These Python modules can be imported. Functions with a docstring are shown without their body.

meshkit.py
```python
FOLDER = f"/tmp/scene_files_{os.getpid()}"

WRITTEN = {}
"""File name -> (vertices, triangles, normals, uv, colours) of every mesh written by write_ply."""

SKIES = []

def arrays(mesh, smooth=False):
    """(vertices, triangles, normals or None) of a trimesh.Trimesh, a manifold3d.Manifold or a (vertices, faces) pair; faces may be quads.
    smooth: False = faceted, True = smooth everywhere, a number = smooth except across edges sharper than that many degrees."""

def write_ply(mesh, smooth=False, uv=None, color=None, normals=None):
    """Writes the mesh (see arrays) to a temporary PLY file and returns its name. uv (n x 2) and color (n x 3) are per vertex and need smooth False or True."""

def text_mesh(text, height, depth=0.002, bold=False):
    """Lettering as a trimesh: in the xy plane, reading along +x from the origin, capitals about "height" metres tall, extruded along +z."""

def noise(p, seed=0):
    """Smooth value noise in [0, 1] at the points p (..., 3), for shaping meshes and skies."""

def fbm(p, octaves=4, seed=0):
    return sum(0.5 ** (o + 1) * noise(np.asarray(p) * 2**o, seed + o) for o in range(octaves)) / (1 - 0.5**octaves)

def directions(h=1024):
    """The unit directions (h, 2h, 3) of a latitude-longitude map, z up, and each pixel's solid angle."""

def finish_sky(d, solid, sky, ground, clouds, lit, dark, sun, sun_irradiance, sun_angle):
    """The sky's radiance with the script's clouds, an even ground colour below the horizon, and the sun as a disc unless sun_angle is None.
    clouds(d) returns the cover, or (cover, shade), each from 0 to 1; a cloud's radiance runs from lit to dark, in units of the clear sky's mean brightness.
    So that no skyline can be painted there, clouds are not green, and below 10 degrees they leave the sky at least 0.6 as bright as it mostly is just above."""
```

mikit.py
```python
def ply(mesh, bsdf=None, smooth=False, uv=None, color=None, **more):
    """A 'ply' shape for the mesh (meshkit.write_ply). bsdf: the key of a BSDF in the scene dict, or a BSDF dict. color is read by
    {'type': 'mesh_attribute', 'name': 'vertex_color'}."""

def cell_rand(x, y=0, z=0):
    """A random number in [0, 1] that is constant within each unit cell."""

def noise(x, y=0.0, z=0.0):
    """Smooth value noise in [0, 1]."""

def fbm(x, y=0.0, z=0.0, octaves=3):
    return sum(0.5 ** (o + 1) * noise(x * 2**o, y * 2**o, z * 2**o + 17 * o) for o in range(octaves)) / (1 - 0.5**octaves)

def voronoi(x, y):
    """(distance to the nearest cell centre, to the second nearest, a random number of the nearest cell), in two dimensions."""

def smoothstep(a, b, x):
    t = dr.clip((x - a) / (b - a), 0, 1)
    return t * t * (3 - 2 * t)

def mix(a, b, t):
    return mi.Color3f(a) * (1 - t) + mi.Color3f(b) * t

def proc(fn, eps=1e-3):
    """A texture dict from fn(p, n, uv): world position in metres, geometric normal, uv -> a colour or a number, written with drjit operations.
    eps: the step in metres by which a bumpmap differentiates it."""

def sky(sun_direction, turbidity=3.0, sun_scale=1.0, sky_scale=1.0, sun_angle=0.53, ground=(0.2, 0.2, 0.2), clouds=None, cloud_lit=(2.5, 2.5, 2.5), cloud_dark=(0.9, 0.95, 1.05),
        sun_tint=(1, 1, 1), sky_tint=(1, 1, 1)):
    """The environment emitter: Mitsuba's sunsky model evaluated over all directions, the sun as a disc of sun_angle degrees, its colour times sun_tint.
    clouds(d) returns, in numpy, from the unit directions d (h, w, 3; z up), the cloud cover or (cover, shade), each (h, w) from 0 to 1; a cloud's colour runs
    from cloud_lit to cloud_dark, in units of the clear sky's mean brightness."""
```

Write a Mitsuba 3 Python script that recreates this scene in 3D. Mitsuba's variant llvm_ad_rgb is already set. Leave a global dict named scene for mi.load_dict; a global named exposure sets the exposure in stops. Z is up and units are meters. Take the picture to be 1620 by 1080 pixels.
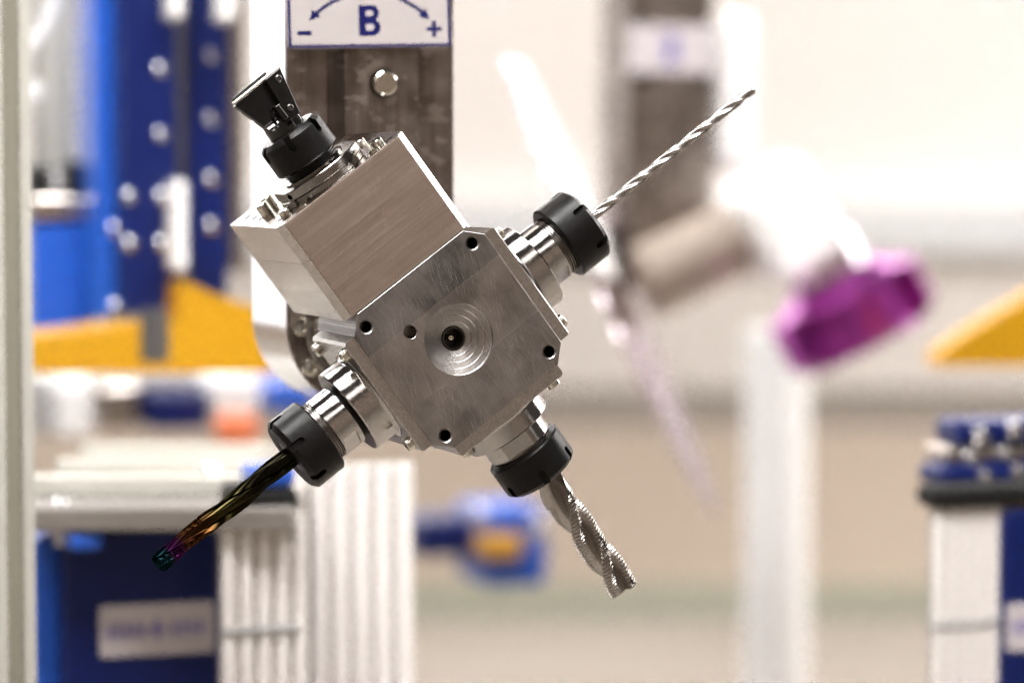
import math, random
import numpy as np
import trimesh, manifold3d as m3
import drjit as dr
import mitsuba as mi
import mikit, meshkit
from mikit import noise, fbm, smoothstep, mix, voronoi, cell_rand
from shapely.geometry import Polygon, Point, box as sbox
from shapely import affinity
random.seed(5); RNG = np.random.default_rng(5)
T = mi.ScalarTransform4f
scene, labels = {}, {}

# ------------------------------------------------------------------ camera, lamps, exposure
CAM_Z = 1.45
PITCH = math.radians(3.32)
F_PX = 4500.0                      # focal length in pixels of the 1620 px wide photograph
FOCUS = 1.80
fwd = np.array([0, math.cos(PITCH), -math.sin(PITCH)])
EYE = np.array([0, 0, CAM_Z])
scene['camera'] = {'type': 'thinlens', 'fov': 2 * math.degrees(math.atan(810 / F_PX)), 'fov_axis': 'x',
                   'to_world': T().look_at(origin=EYE.tolist(), target=(EYE + fwd).tolist(), up=[0, 0, 1]),
                   'aperture_radius': 0.0172, 'focus_distance': FOCUS + 0.021, 'near_clip': 0.05, 'far_clip': 60.0}
exposure = 0.0
scene['hall_ambient'] = {'type': 'constant', 'radiance': {'type': 'rgb', 'value': [0.075, 0.066, 0.061]}}  # even ambient light standing for the unseen hall


def lamp(key, label, cx, cy, z, sx, sy, rgb, tilt=0.0):
    """An out-of-view light panel (white tray + glowing diffuser), facing down or tilted about the x axis."""
    base = T().translate([cx, cy, z]).rotate([1, 0, 0], 180 + tilt)
    tray = trimesh.creation.box([sx + .06, sy + .06, .05]); tray.apply_translation([0, 0, -.03])
    scene[key + '__tray'] = mikit.ply(tray, {'type': 'diffuse', 'reflectance': {'type': 'rgb', 'value': [.7, .7, .7]}}, to_world=base)
    q = trimesh.Trimesh([[-sx/2, -sy/2, 0], [sx/2, -sy/2, 0], [sx/2, sy/2, 0], [-sx/2, sy/2, 0]], [[0, 1, 2], [0, 2, 3]], process=False)
    scene[key + '__diffuser'] = mikit.ply(q, {'type': 'diffuse', 'reflectance': {'type': 'rgb', 'value': [.5, .5, .5]}}, to_world=base,
                                          emitter={'type': 'area', 'radiance': {'type': 'rgb', 'value': list(rgb)}})
    labels[key] = {'label': label, 'category': 'unseen light panel'}


lamp('unseen_ceiling_lamp', 'very long white light panel above the bright wall, out of view, placed to wash that wall with light', 0.0, 8.7, 4.9, 22.0, .9, (13.4, 12.9, 12.7))  # unseen; brightens the upper far wall
lamp('unseen_left_lamp', 'tall bright light panel on the far wall at far left, out of view, placed to brighten the left side of the arm', -6.3, 9.36, 1.95, 2.8, 2.3, (2.6, 2.6, 2.65), tilt=-90)  # unseen panel, reflected as white on the arm side
lamp('unseen_ceiling_lamp_001', 'white light panel high above the blue machine at left, out of view, placed to light the upper left faces of the tool head', -1.9, 3.9, 4.0, 1.4, 1.8, (13, 12.8, 12.6))  # unseen; top light for the upper left faces
lamp('unseen_ceiling_lamp_002', 'white light panel high above the purple cutter at right, out of view, placed to light the right side of the tool head', 2.2, 4.6, 4.0, 1.6, 2.4, (16, 15.2, 14.4))  # unseen; highlights from the right and behind
lamp('unseen_flood_lamp', 'long light panel over the tool head tilted towards the machines behind, out of view, placed to light their fronts', -0.1, 1.2, 3.3, 2.6, .6, (30, 29.2, 28.8), tilt=42)  # unseen; lights the fronts of the background machines
lamp('unseen_ceiling_lamp_003', 'square light panel high above the tool head, out of view, placed for the highlight on the left spindle', -1.0, .7, 4.0, 1.1, .9, (14, 13.4, 12.8))  # unseen; highlight on the left boss
lamp('unseen_ceiling_lamp_004', 'long light panel high behind the viewer, out of view, placed to light the wall mirrored in the head', 0.0, -2.2, 4.3, 20.0, .6, (5.6, 5.1, 4.75))  # unseen; lights the wall behind the viewer for reflections
lamp('unseen_wall_lamp', 'long light panel high on the bright wall at left, out of view, placed to whiten the top of the aluminium box', -2.6, 9.36, 3.5, 5.0, 1.3, (5.0, 4.9, 4.8), tilt=-90)  # unseen; reflected as white on the box top
lamp('unseen_ceiling_lamp_005', 'square light panel high at far right of the hall, out of view, placed to whiten the right chamfer of the box', 5.4, 5.2, 4.0, 2.4, 2.4, (15, 14.6, 14.2))  # unseen; reflected as white on the right box chamfer

# ------------------------------------------------------------------ frames
def at(px, py, Y):
    """The point of the plane y = Y that stands at a photograph pixel: used to survey where things stand."""
    d = fwd + (px - 810) / F_PX * np.array([1, 0, 0]) - (py - 540) / F_PX * np.array([0, math.sin(PITCH), math.cos(PITCH)])
    return EYE + d * (Y / d[1])


TH, AL = math.radians(18.64), math.radians(36.6)
AX = np.array([-math.sin(TH), math.cos(TH), 0])       # the B axis, away from the camera
EX = np.array([math.cos(TH), math.sin(TH), 0]); EZ = np.array([0, 0, 1.0])
HU = math.cos(AL) * EX + math.sin(AL) * EZ
HW = -math.sin(AL) * EX + math.cos(AL) * EZ
HN = -AX
HO = np.array([-0.03362, 1.8, CAM_Z - 0.10306])


def frame(o, x, y, z):
    m = np.eye(4); m[:3, 0], m[:3, 1], m[:3, 2], m[:3, 3] = x, y, z, o
    return m


HEAD = frame(HO, HU, HW, HN)                          # head frame: x = u, y = w, z towards the camera
ARM = frame(HO, EX, EZ, HN)                           # arm frame: x right, y up, z towards the camera


def on_plane(px, py, off):
    """pixel -> arm-frame coordinates on the plane z = off of the arm frame."""
    d = at(px, py, 1.0) - EYE
    t = ((HO + HN * off - EYE) @ HN) / (d @ HN)
    p = EYE + d * t - HO
    return np.array([p @ EX, p @ EZ, off])


# ------------------------------------------------------------------ mesh helpers
def tm(m):
    if isinstance(m, m3.Manifold):
        k = m.to_mesh()
        return trimesh.Trimesh(np.array(k.vert_properties[:, :3]), np.array(k.tri_verts), process=False)
    return m


def mbox(sx, sy, sz, c=(0, 0, 0)):
    return m3.Manifold.cube([sx, sy, sz], True).translate(list(c))


def mcyl(r, z0, z1, n=64, r2=None):
    return m3.Manifold.cylinder(z1 - z0, r, r if r2 is None else r2, n).translate([0, 0, z0])


def lathe(profile, n=96):
    """Solid of revolution about z from (r, z) points, counter-clockwise in the (r, z) plane."""
    p = np.asarray(profile, float)
    a = 0.5 * np.sum(p[:, 0] * np.roll(p[:, 1], -1) - np.roll(p[:, 0], -1) * p[:, 1])
    return m3.Manifold.revolve(m3.CrossSection([p if a > 0 else p[::-1]]), n)


def rbox(sx, sy, sz, r=.002, c=(0, 0, 0), seg=8):
    """Box with rounded edges: the hull of eight balls."""
    b = m3.Manifold.sphere(r, seg)
    return m3.Manifold.batch_hull([b.translate([x, y, z]) for x in (-sx/2 + r, sx/2 - r) for y in (-sy/2 + r, sy/2 - r) for z in (-sz/2 + r, sz/2 - r)]).translate(list(c))


def extr(poly, z0, z1):
    m = trimesh.util.concatenate([trimesh.creation.extrude_polygon(q, z1 - z0, engine='earcut') for q in getattr(poly, 'geoms', [poly])])
    m.apply_translation([0, 0, z0]); return m


def mextr(pts, z0, z1):
    p = np.asarray(pts, float)
    a = 0.5 * np.sum(p[:, 0] * np.roll(p[:, 1], -1) - np.roll(p[:, 0], -1) * p[:, 1])
    return m3.Manifold.extrude(m3.CrossSection([p if a > 0 else p[::-1]]), z1 - z0).translate([0, 0, z0])


def rot_to(z, x):
    z = np.asarray(z, float) / np.linalg.norm(z); x = np.asarray(x, float); x = x - z * (x @ z); x /= np.linalg.norm(x)
    return np.column_stack([x, np.cross(z, x), z])


def pose(o, z, x):
    m = np.eye(4); m[:3, :3] = rot_to(z, x); m[:3, 3] = o; return m


def put(key, mesh, mat, M=None, smooth=False, label=None, category=None, group=None, kind=None):
    n, base = 0, key
    while key in scene:
        n += 1; key = f'{base}_{n:03d}'
    m = tm(mesh).copy()
    if M is not None:
        m.apply_transform(M)
    scene[key] = mikit.ply(m, mat, smooth=smooth)
    tag(key, label, category, group, kind)
    return key


def tag(key, label=None, category=None, group=None, kind=None):
    d = {k: v for k, v in (('label', label), ('category', category), ('group', group), ('kind', kind)) if v}
    if d:
        labels[key] = d


# ------------------------------------------------------------------ materials
def rgb(*c):
    return {'type': 'rgb', 'value': list(c)}


def metal(key, color, rough, bump=None, scale=1.0):
    """Bare metal: rough conductor; rough (number or function) is squared to the microfacet alpha."""
    al = mikit.proc(lambda p, n, uv: dr.square(rough(p, n, uv))) if callable(rough) else rough * rough
    b = {'type': 'roughconductor', 'material': 'none', 'distribution': 'beckmann', 'alpha': al, 'specular_reflectance': color}
    if bump is not None:
        b = {'type': 'bumpmap', 'arbitrary': bump, 'scale': scale, 'bsdf': b}
    scene[key] = {'type': 'twosided', 'bsdf': b}


def paint(key, color, rough=.4, spec=.5, **kw):
    scene[key] = {'type': 'twosided', 'bsdf': {'type': 'principled', 'base_color': color, 'roughness': rough, 'specular': spec, **kw}}


def head_mm(p):
    """world point -> head coordinates in millimetres."""
    q = (p - mi.Point3f(*HO.tolist())) * 1000.0
    return [dr.dot(q, mi.Vector3f(*v.tolist())) for v in (HU, HW, HN)]


def arm_mm(p):
    q = (p - mi.Point3f(*HO.tolist())) * 1000.0
    return [dr.dot(q, mi.Vector3f(*v.tolist())) for v in (EX, EZ, HN)]


def scratch(x, y, ang, freq, length, thr, seed):
    """thin straight scratches at an angle, as a mask."""
    c, s = math.cos(ang), math.sin(ang)
    a, b = x * c + y * s, -x * s + y * c
    lane = dr.floor(b * freq)
    r = cell_rand(lane, seed, 1)
    off = cell_rand(lane, seed, 2) * 100
    seg = dr.floor((a + off) / length)
    on = cell_rand(lane, seg, seed + 3) > thr
    f = b * freq - lane
    t = (a + off) / length - seg
    w = smoothstep(0.15 + .3 * r, .3 + .3 * r, f) * (1 - smoothstep(.42 + .3 * r, .6 + .3 * r, f))
    return dr.select(on, w * smoothstep(0, .25, t) * (1 - smoothstep(.6, 1, t)), 0)


def plate_marks(p):
    x, y, z = head_mm(p)
    band = smoothstep(26.7, 27.3, y) * 1.0 + smoothstep(17.2, 17.8, -y) * 2.0      # three milling passes along u
    cx = x + dr.select(band > 1.5, 30.0, dr.select(band > .5, -22.0, 4.0))
    yy = y - dr.select(band > 1.5, -40.0, dr.select(band > .5, 40.0, 3.0))
    r = cx + dr.square(yy) / 110.0
    arcs = noise(r * 1.9, y * .06, band * 7) * .5 + noise(r * 4.3, y * .16, band * 3 + 5) * .5
    return x, y, band, arcs


def plate_color(p, n, uv):
    x, y, band, arcs = plate_marks(p)
    den = smoothstep(.35, .65, fbm(x * .035, y * .035, 21.0))
    s = (scratch(x, y, 1.16, 1.7, 14.0, .80, 11) + scratch(x, y, 1.30, 1.5, 11.0, .84, 23)) * den * .8 + .7 * scratch(x, y, 1.03, 1.3, 30.0, .975, 37) + .5 * scratch(x, y, 1.45, 1.2, 20.0, .97, 51) + .4 * scratch(x, y, .25, 1.2, 16.0, .985, 61)
    tone = .76 + .22 * arcs + .5 * (fbm(x * .05, y * .05, 3.0) - .5) + dr.select(band > 1.5, .0, dr.select(band > .5, -.24, .09))  # blotches and pass tones put uneven reflection into the colour
    seam = dr.exp(-dr.square((y - 27) / .45)) * .14 * noise(x * .2, 5.0) + dr.exp(-dr.square((y + 17.5) / .45)) * .30 * noise(x * .15, 2.0)
    st_ = smoothstep(.52, .74, fbm(x * .045 + 3, y * .045, 14.0, 4)) * .16 + smoothstep(.6, .7, fbm(x * .12, y * .12, 33.0)) * .07
    c = mi.Color3f(.44, .42, .408) * (tone - st_)
    return mix(c, (.92, .90, .88), dr.clip(s * .42 + seam, 0, .9))


def plate_rough(p, n, uv):
    x, y, band, arcs = plate_marks(p)
    return .24 + .12 * arcs + .12 * fbm(x * .06, y * .06, 9.0) + dr.select(band > 1.5, .0, dr.select(band > .5, .05, -.03))


def plate_bump(p, n, uv):
    x, y, band, arcs = plate_marks(p)
    return arcs * .000022 + fbm(x * .03, y * .03, 1.0) * .0006


paint('ground_steel', mikit.proc(plate_color), mikit.proc(plate_rough), .5, metallic=1.0)


def box_color(p, n, uv):
    x, y, z = head_mm(p)
    st = noise(y * .55, x * .012, z * .012) * .5 + noise(y * 1.7, x * .02, z * .02 + 4) * .3 + noise(y * .14, x * .006, 8.0) * .5
    sc = scratch(x, y, .03, .45, 70.0, .86, 5) * .5 + scratch(x, y, .9, .5, 7.0, .985, 8) + scratch(x, y, 1.4, .6, 5.0, .985, 9)
    c = mix((.52, .49, .47), (.70, .67, .65), dr.clip(st, 0, 1))
    return mix(c, (.96, .94, .92), dr.clip(sc * .55, 0, 1))


def box_rough(p, n, uv):
    x, y, z = head_mm(p)
    return .22 + .12 * noise(y * .5, x * .02, z * .02) + .07 * fbm(x * .1, y * .1, z * .1)


def box_bump(p, n, uv):
    x, y, z = head_mm(p)
    return noise(y * 1.4, x * .02, z * .02) * .00005 + fbm(x * .022, y * .03, z * .02) * .0007


def panel_color(p, n, uv):
    x, y, z = head_mm(p)
    st = noise(y * .9, x * .004, 3.0) * .4 + noise(y * 2.6, x * .008, 4.0) * .4 + fbm(x * .02, y * .05, 8.0) * .3
    ln = scratch(x, y, .004, .9, 120.0, .72, 71) + .7 * scratch(x, y, -.006, 1.3, 80.0, .75, 83)
    sc = scratch(x, y, .02, .7, 60.0, .90, 5) * .6 + scratch(x, y, .9, .8, 7.0, .97, 8) + scratch(x, y, 1.4, .8, 5.0, .975, 9) + scratch(x, y, .5, .8, 6.0, .975, 19)
    c = mix((.60, .515, .465), (.735, .645, .59), dr.clip(st, 0, 1))
    return mix(c, (.90, .86, .82), dr.clip(sc * .40 + ln * .28, 0, 1))


paint('panel_aluminium', mikit.proc(panel_color), mikit.proc(box_rough), .5, metallic=1.0)
metal('milled_aluminium', mikit.proc(box_color), box_rough, mikit.proc(box_bump, eps=2e-4), 1.0)


def turned_rough(p, n, uv):
    return .14 + .12 * fbm(p.x * 260, p.y * 260, p.z * 260)


metal('turned_steel', rgb(.52, .505, .49), turned_rough)
def flange_color(p, n, uv):
    x, y, z = head_mm(p)
    return mi.Color3f(.57, .545, .52) * (.82 + .3 * noise(x * .9, y * .9, z * .12) + .14 * (fbm(x * .1, y * .1, z * .1) - .5))


paint('flange_steel', mikit.proc(flange_color), .28, .5, metallic=1.0)
metal('shaded_steel', rgb(.33, .315, .30), .26)  # darker copy of turned steel: dark reflection put into the colour
metal('thread_steel', rgb(.22, .205, .19), .3)
metal('zinc_screw', rgb(.72, .70, .62), .24)
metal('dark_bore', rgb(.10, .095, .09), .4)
metal('bore_steel', rgb(.55, .52, .49), .3)
metal('drill_steel', rgb(.37, .35, .335), .32)
metal('mill_steel', rgb(.44, .415, .39), .30)


def nut_rough(p, n, uv):
    return .24 + .20 * fbm(p.x * 140, p.y * 140, p.z * 140)


scene['black_oxide'] = {'type': 'twosided', 'bsdf': {'type': 'principled', 'base_color': rgb(.006, .0055, .0055), 'roughness': mikit.proc(nut_rough), 'specular': .2}}
scene['gloss_black'] = {'type': 'twosided', 'bsdf': {'type': 'principled', 'base_color': rgb(.005, .0045, .004), 'roughness': .09, 'specular': .6}}


def arm_color(p, n, uv):
    x, y, z = arm_mm(p)
    st = noise(x * .22, y * .010, z * .05) * .65 + noise(x * .9, y * .02, 2.0) * .35
    mott = fbm(x * .06, y * .09, 4.0, 4)
    wr = smoothstep(.55, .72, fbm(x * .10 + 9, y * .14, 7.0, 3))
    c = mix((.14, .112, .095), (.36, .31, .275), dr.clip(st * .9 + mott * .6 - .36, 0, 1))
    return mix(c, (.52, .47, .43), wr * .5)


def arm_rough(p, n, uv):
    x, y, z = arm_mm(p)
    return .30 + .18 * fbm(x * .06, y * .09, 4.0)


def arm_bump(p, n, uv):
    x, y, z = arm_mm(p)
    return fbm(x * .03, y * .02, z * .02) * .0008


paint('brushed_arm_steel', mikit.proc(arm_color), mikit.proc(arm_rough), .5, metallic=1.0)
metal('lit_arm_steel', rgb(.90, .89, .90), .25)  # pale copy of the arm steel: bright reflection put into the colour


def cutter_color(p, n, uv):
    x, y, z = head_mm(p)
    t = -x                                              # distance along the spindle: coating colours run towards the tip
    c = mix((.035, .032, .020), (.075, .065, .025), smoothstep(150, 176, t))
    c = mix(c, (.11, .045, .014), smoothstep(180, 200, t))
    c = mix(c, (.13, .05, .02), smoothstep(202, 209, t))
    c = mix(c, (.11, .02, .12), smoothstep(211, 217, t))
    c = mix(c, (.014, .055, .07), smoothstep(221, 226, t))
    return c * (.20 + .24 * noise(x * .4, y * .4, z * .4))


metal('rainbow_coating', mikit.proc(cutter_color), .22)

paint('navy_paint', rgb(.003, .010, .085), .32, .3)
paint('slot_shade_grey', rgb(.20, .19, .15), .5)  # olive grey for the shade inside the profile slot
paint('dark_grey_paint', rgb(.07, .068, .068), .4)
paint('blue_paint', rgb(.012, .085, .46), .3)
paint('yellow_paint', rgb(.50, .255, .007), .4, .3)
paint('white_paint', rgb(.80, .80, .80), .35)
paint('grey_paint', rgb(.35, .35, .35), .4)
paint('black_rubber', rgb(.008, .008, .008), .6, .2)
paint('sign_white', rgb(.47, .435, .43), .45)
paint('sign_blue', rgb(.006, .007, .085), .6, .2)
paint('label_white', rgb(.50, .46, .48), .5)
paint('label_purple', rgb(.16, .13, .34), .5)
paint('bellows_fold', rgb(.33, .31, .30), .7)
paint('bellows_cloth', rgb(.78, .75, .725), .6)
paint('orange_plastic', rgb(.80, .20, .07), .4)
metal('chrome', rgb(.85, .85, .87), .12)
metal('steel_plate', rgb(.52, .48, .44), .3)
paint('dull_aluminium', rgb(.60, .60, .55), .35, .5, metallic=.35)
paint('purple_anodised', rgb(.36, .05, .33), .22, .5, metallic=.85)
metal('dull_bolt', rgb(.85, .86, .92), .16)
metal('pale_steel', rgb(.74, .66, .72), .3)


def wall_fn(lo, hi, k):
    def f(p, n, uv):
        return mix(lo, hi, fbm(p.x * k, p.z * k * 1.3, p.y * k, 3))
    return mikit.proc(f)


paint('wall_plaster', wall_fn((.60, .555, .52), (.80, .76, .73), .5), .7, .2)
paint('wall_tan', wall_fn((.42, .35, .285), (.57, .48, .40), .6), .6, .3)
paint('wall_brown', wall_fn((.34, .28, .235), (.44, .37, .32), .7), .6, .3)
paint('table_steel', rgb(.27, .25, .23), .35, .5, metallic=.4)
paint('tan_paint', rgb(.30, .25, .21), .5, .4)
paint('shadow_band_grey', rgb(.30, .27, .24), .5)
paint('trunking_grey', rgb(.60, .61, .62), .5)
paint('floor_concrete', wall_fn((.20, .175, .15), (.27, .24, .205), 1.2), .6, .2)
paint('skirting_green', rgb(.33, .34, .27), .5)

# ------------------------------------------------------------------ the setting (far background)
WY = 9.4
def slab(key, x0, x1, y0, y1, z0, z1, mat, **kw):
    m = trimesh.creation.box([x1 - x0, y1 - y0, z1 - z0]); m.apply_translation([(x0 + x1)/2, (y0 + y1)/2, (z0 + z1)/2])
    return put(key, m, mat, **kw)


slab('floor', -14, 14, -5, WY + .2, -.1, 0, 'floor_concrete', kind='structure')
wall = slab('wall', -14, 14, WY, WY + .2, .745, 5.8, 'wall_plaster', kind='structure')
slab('wall__lower_panel', -14, 14, WY - .02, WY + .18, .10, .62, 'wall_tan')
slab('wall__painted_shadow_band', -14, 14, WY + .04, WY + .18, .62, .745, 'shadow_band_grey')  # dark strip: shadow of the ledge put into the colour
slab('wall__skirting', -14, 14, WY - .05, WY + .15, 0.0, .10, 'skirting_green')
slab('unseen_hall_wall', -14, 14, -4.6, -4.4, 0, 4.2, 'wall_brown', kind='structure')  # unseen wall behind the viewer, placed to be reflected in the metal
slab('cable_trunking', -1.1, 5, WY - .14, WY - .01, 1.20, 1.36, 'trunking_grey', label='pale grey horizontal trunking running along the bright wall', category='cable trunking')

# ------------------------------------------------------------------ tool head
K = 'tool_head'
tag(K, 'machined steel four-spindle tool head with aluminium box, tilted on the arm in sharp focus', 'tool head')
HP = .0535
def oct_poly(h, c):
    return [(-h + c, -h), (h - c, -h), (h, -h + c), (h, h - c), (h - c, h), (-h + c, h), (-h, h - c), (-h, -h + c)]


g = mextr(oct_poly(HP - .0004, .0100), -.092, -.0005)
face = m3.Manifold.hull(mextr(oct_poly(HP, .0102), -.090, -.0003) + mextr(oct_poly(HP - .0003, .0103), -.091, 0))
g = face
hh = .0435
for sx in (-1, 1):
    for sy in (-1, 1):
        g = g - mcyl(.0039, -.02, .01, 40).translate([sx*hh, sy*hh, 0]) - mcyl(.0039, -.0009, .0001, 40, .0049).translate([sx*hh, sy*hh, 0])
g = g - mcyl(.0043, -.014, .01, 40).translate([-.0226, .0233, 0]) - mcyl(.0043, -.0005, .0001, 40, .0048).translate([-.0226, .0233, 0])
bp_ = [(0, .002), (.0234, .002), (.0230, -.0002)]
z_ = -.0030
for ra, rn in ((.0230, .0192), (.0192, .0152), (.0152, .0114), (.0114, .0078)):
    bp_ += [(ra, z_ + .0004), (ra - .0004, z_), (rn, z_ - .0013)]
    z_ -= .0024
bp_ += [(.0077, -.030), (0, -.030)]
bore = lathe(bp_, 128)
g = g - bore
put(K + '__gearbox', g, 'ground_steel', HEAD, smooth=20)
# dark tapped-hole liners and the plug at the bottom of the bore
def tube(ro, ri, z0, z1, n=40):
    return mcyl(ro, z0, z1, n) - mcyl(ri, z0 - .001, z1 + .001, n)


for sx in (-1, 1):
    for sy in (-1, 1):
        put(K + '__threaded_hole', (tube(.00385, .0034, -.0195, -.0011) + mcyl(.00385, -.0198, -.0188, 40)).translate([sx*hh, sy*hh, 0]), 'dark_bore', HEAD, smooth=30)
put(K + '__dowel_hole', (tube(.00425, .0039, -.0138, -.0008) + mcyl(.00425, -.0138, -.011, 40)).translate([-.0226, .0233, 0]), 'thread_steel', HEAD, smooth=30)
rings = tube(.00755, .0069, -.0295, -.0106, 64)
for k in range(7):
    rings = rings + tube(.0072, .0064, -.0118 - k*.0022, -.0112 - k*.0022, 64)
rings = rings + mcyl(.0075, -.0298, -.028, 64)
put(K + '__bore_sleeve', rings, 'dark_bore', HEAD, smooth=30)
put(K + '__centre_screw', lathe([(0, -.0279), (.0021, -.0279), (.0021, -.0175), (.0016, -.0168), (.0009, -.0168), (.0007, -.0180), (0, -.0180)], 40), 'zinc_screw', HEAD, smooth=30)


def cap_screw(R=.0046, H=.0044, sock=.0023):
    m = lathe([(0, 0), (R, 0), (R, H - .0005), (R - .0005, H), (0, H)], 40)
    hexa = m3.Manifold.cylinder(.01, sock, sock, 6).translate([0, 0, H - .0026])
    return m - hexa


SCREW = cap_screw()

# flange plates and spindles. spindle frame: z outwards, x towards the camera, y = z cross x
DS = .0355
def spin_frame(z):
    z = np.asarray(z, float)
    return HEAD @ pose([0, 0, -DS], z, [0, 0, 1])


def collet_nut(z0, z1, R=.0262, phase=0.0, slots=6):
    prof = [(.0125, z0), (R - .0012, z0), (R, z0 + .0012), (R, z1 - .0032), (R - .0004, z1 - .0026), (R - .0030, z1 - .0003), (R - .0036, z1), (.0125, z1)]
    m = lathe(prof, 128)
    for k in range(slots):
        a = phase + 2 * math.pi * k / slots
        slot = mbox(.012, .0046, .0110, (R + .0022, 0, z1 - .0030)) + m3.Manifold.cylinder(.012, .0023, .0023, 24, True).rotate([0, 90, 0]).translate([R + .0022, 0, z1 - .0085])
        m = m - slot.rotate([0, 0, math.degrees(a)])
    return m


def thread(z0, z1, R, pitch=.0016):
    pr = [(.010, z0)]
    z = z0
    while z < z1 - 1e-6:
        pr += [(R, z + .0001), (R, z + pitch*.45), (R - .0011, z + pitch*.62), (R - .0011, z + pitch*.88)]
        z += pitch
    pr += [(.010, z)]
    return lathe(pr, 96)


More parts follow.
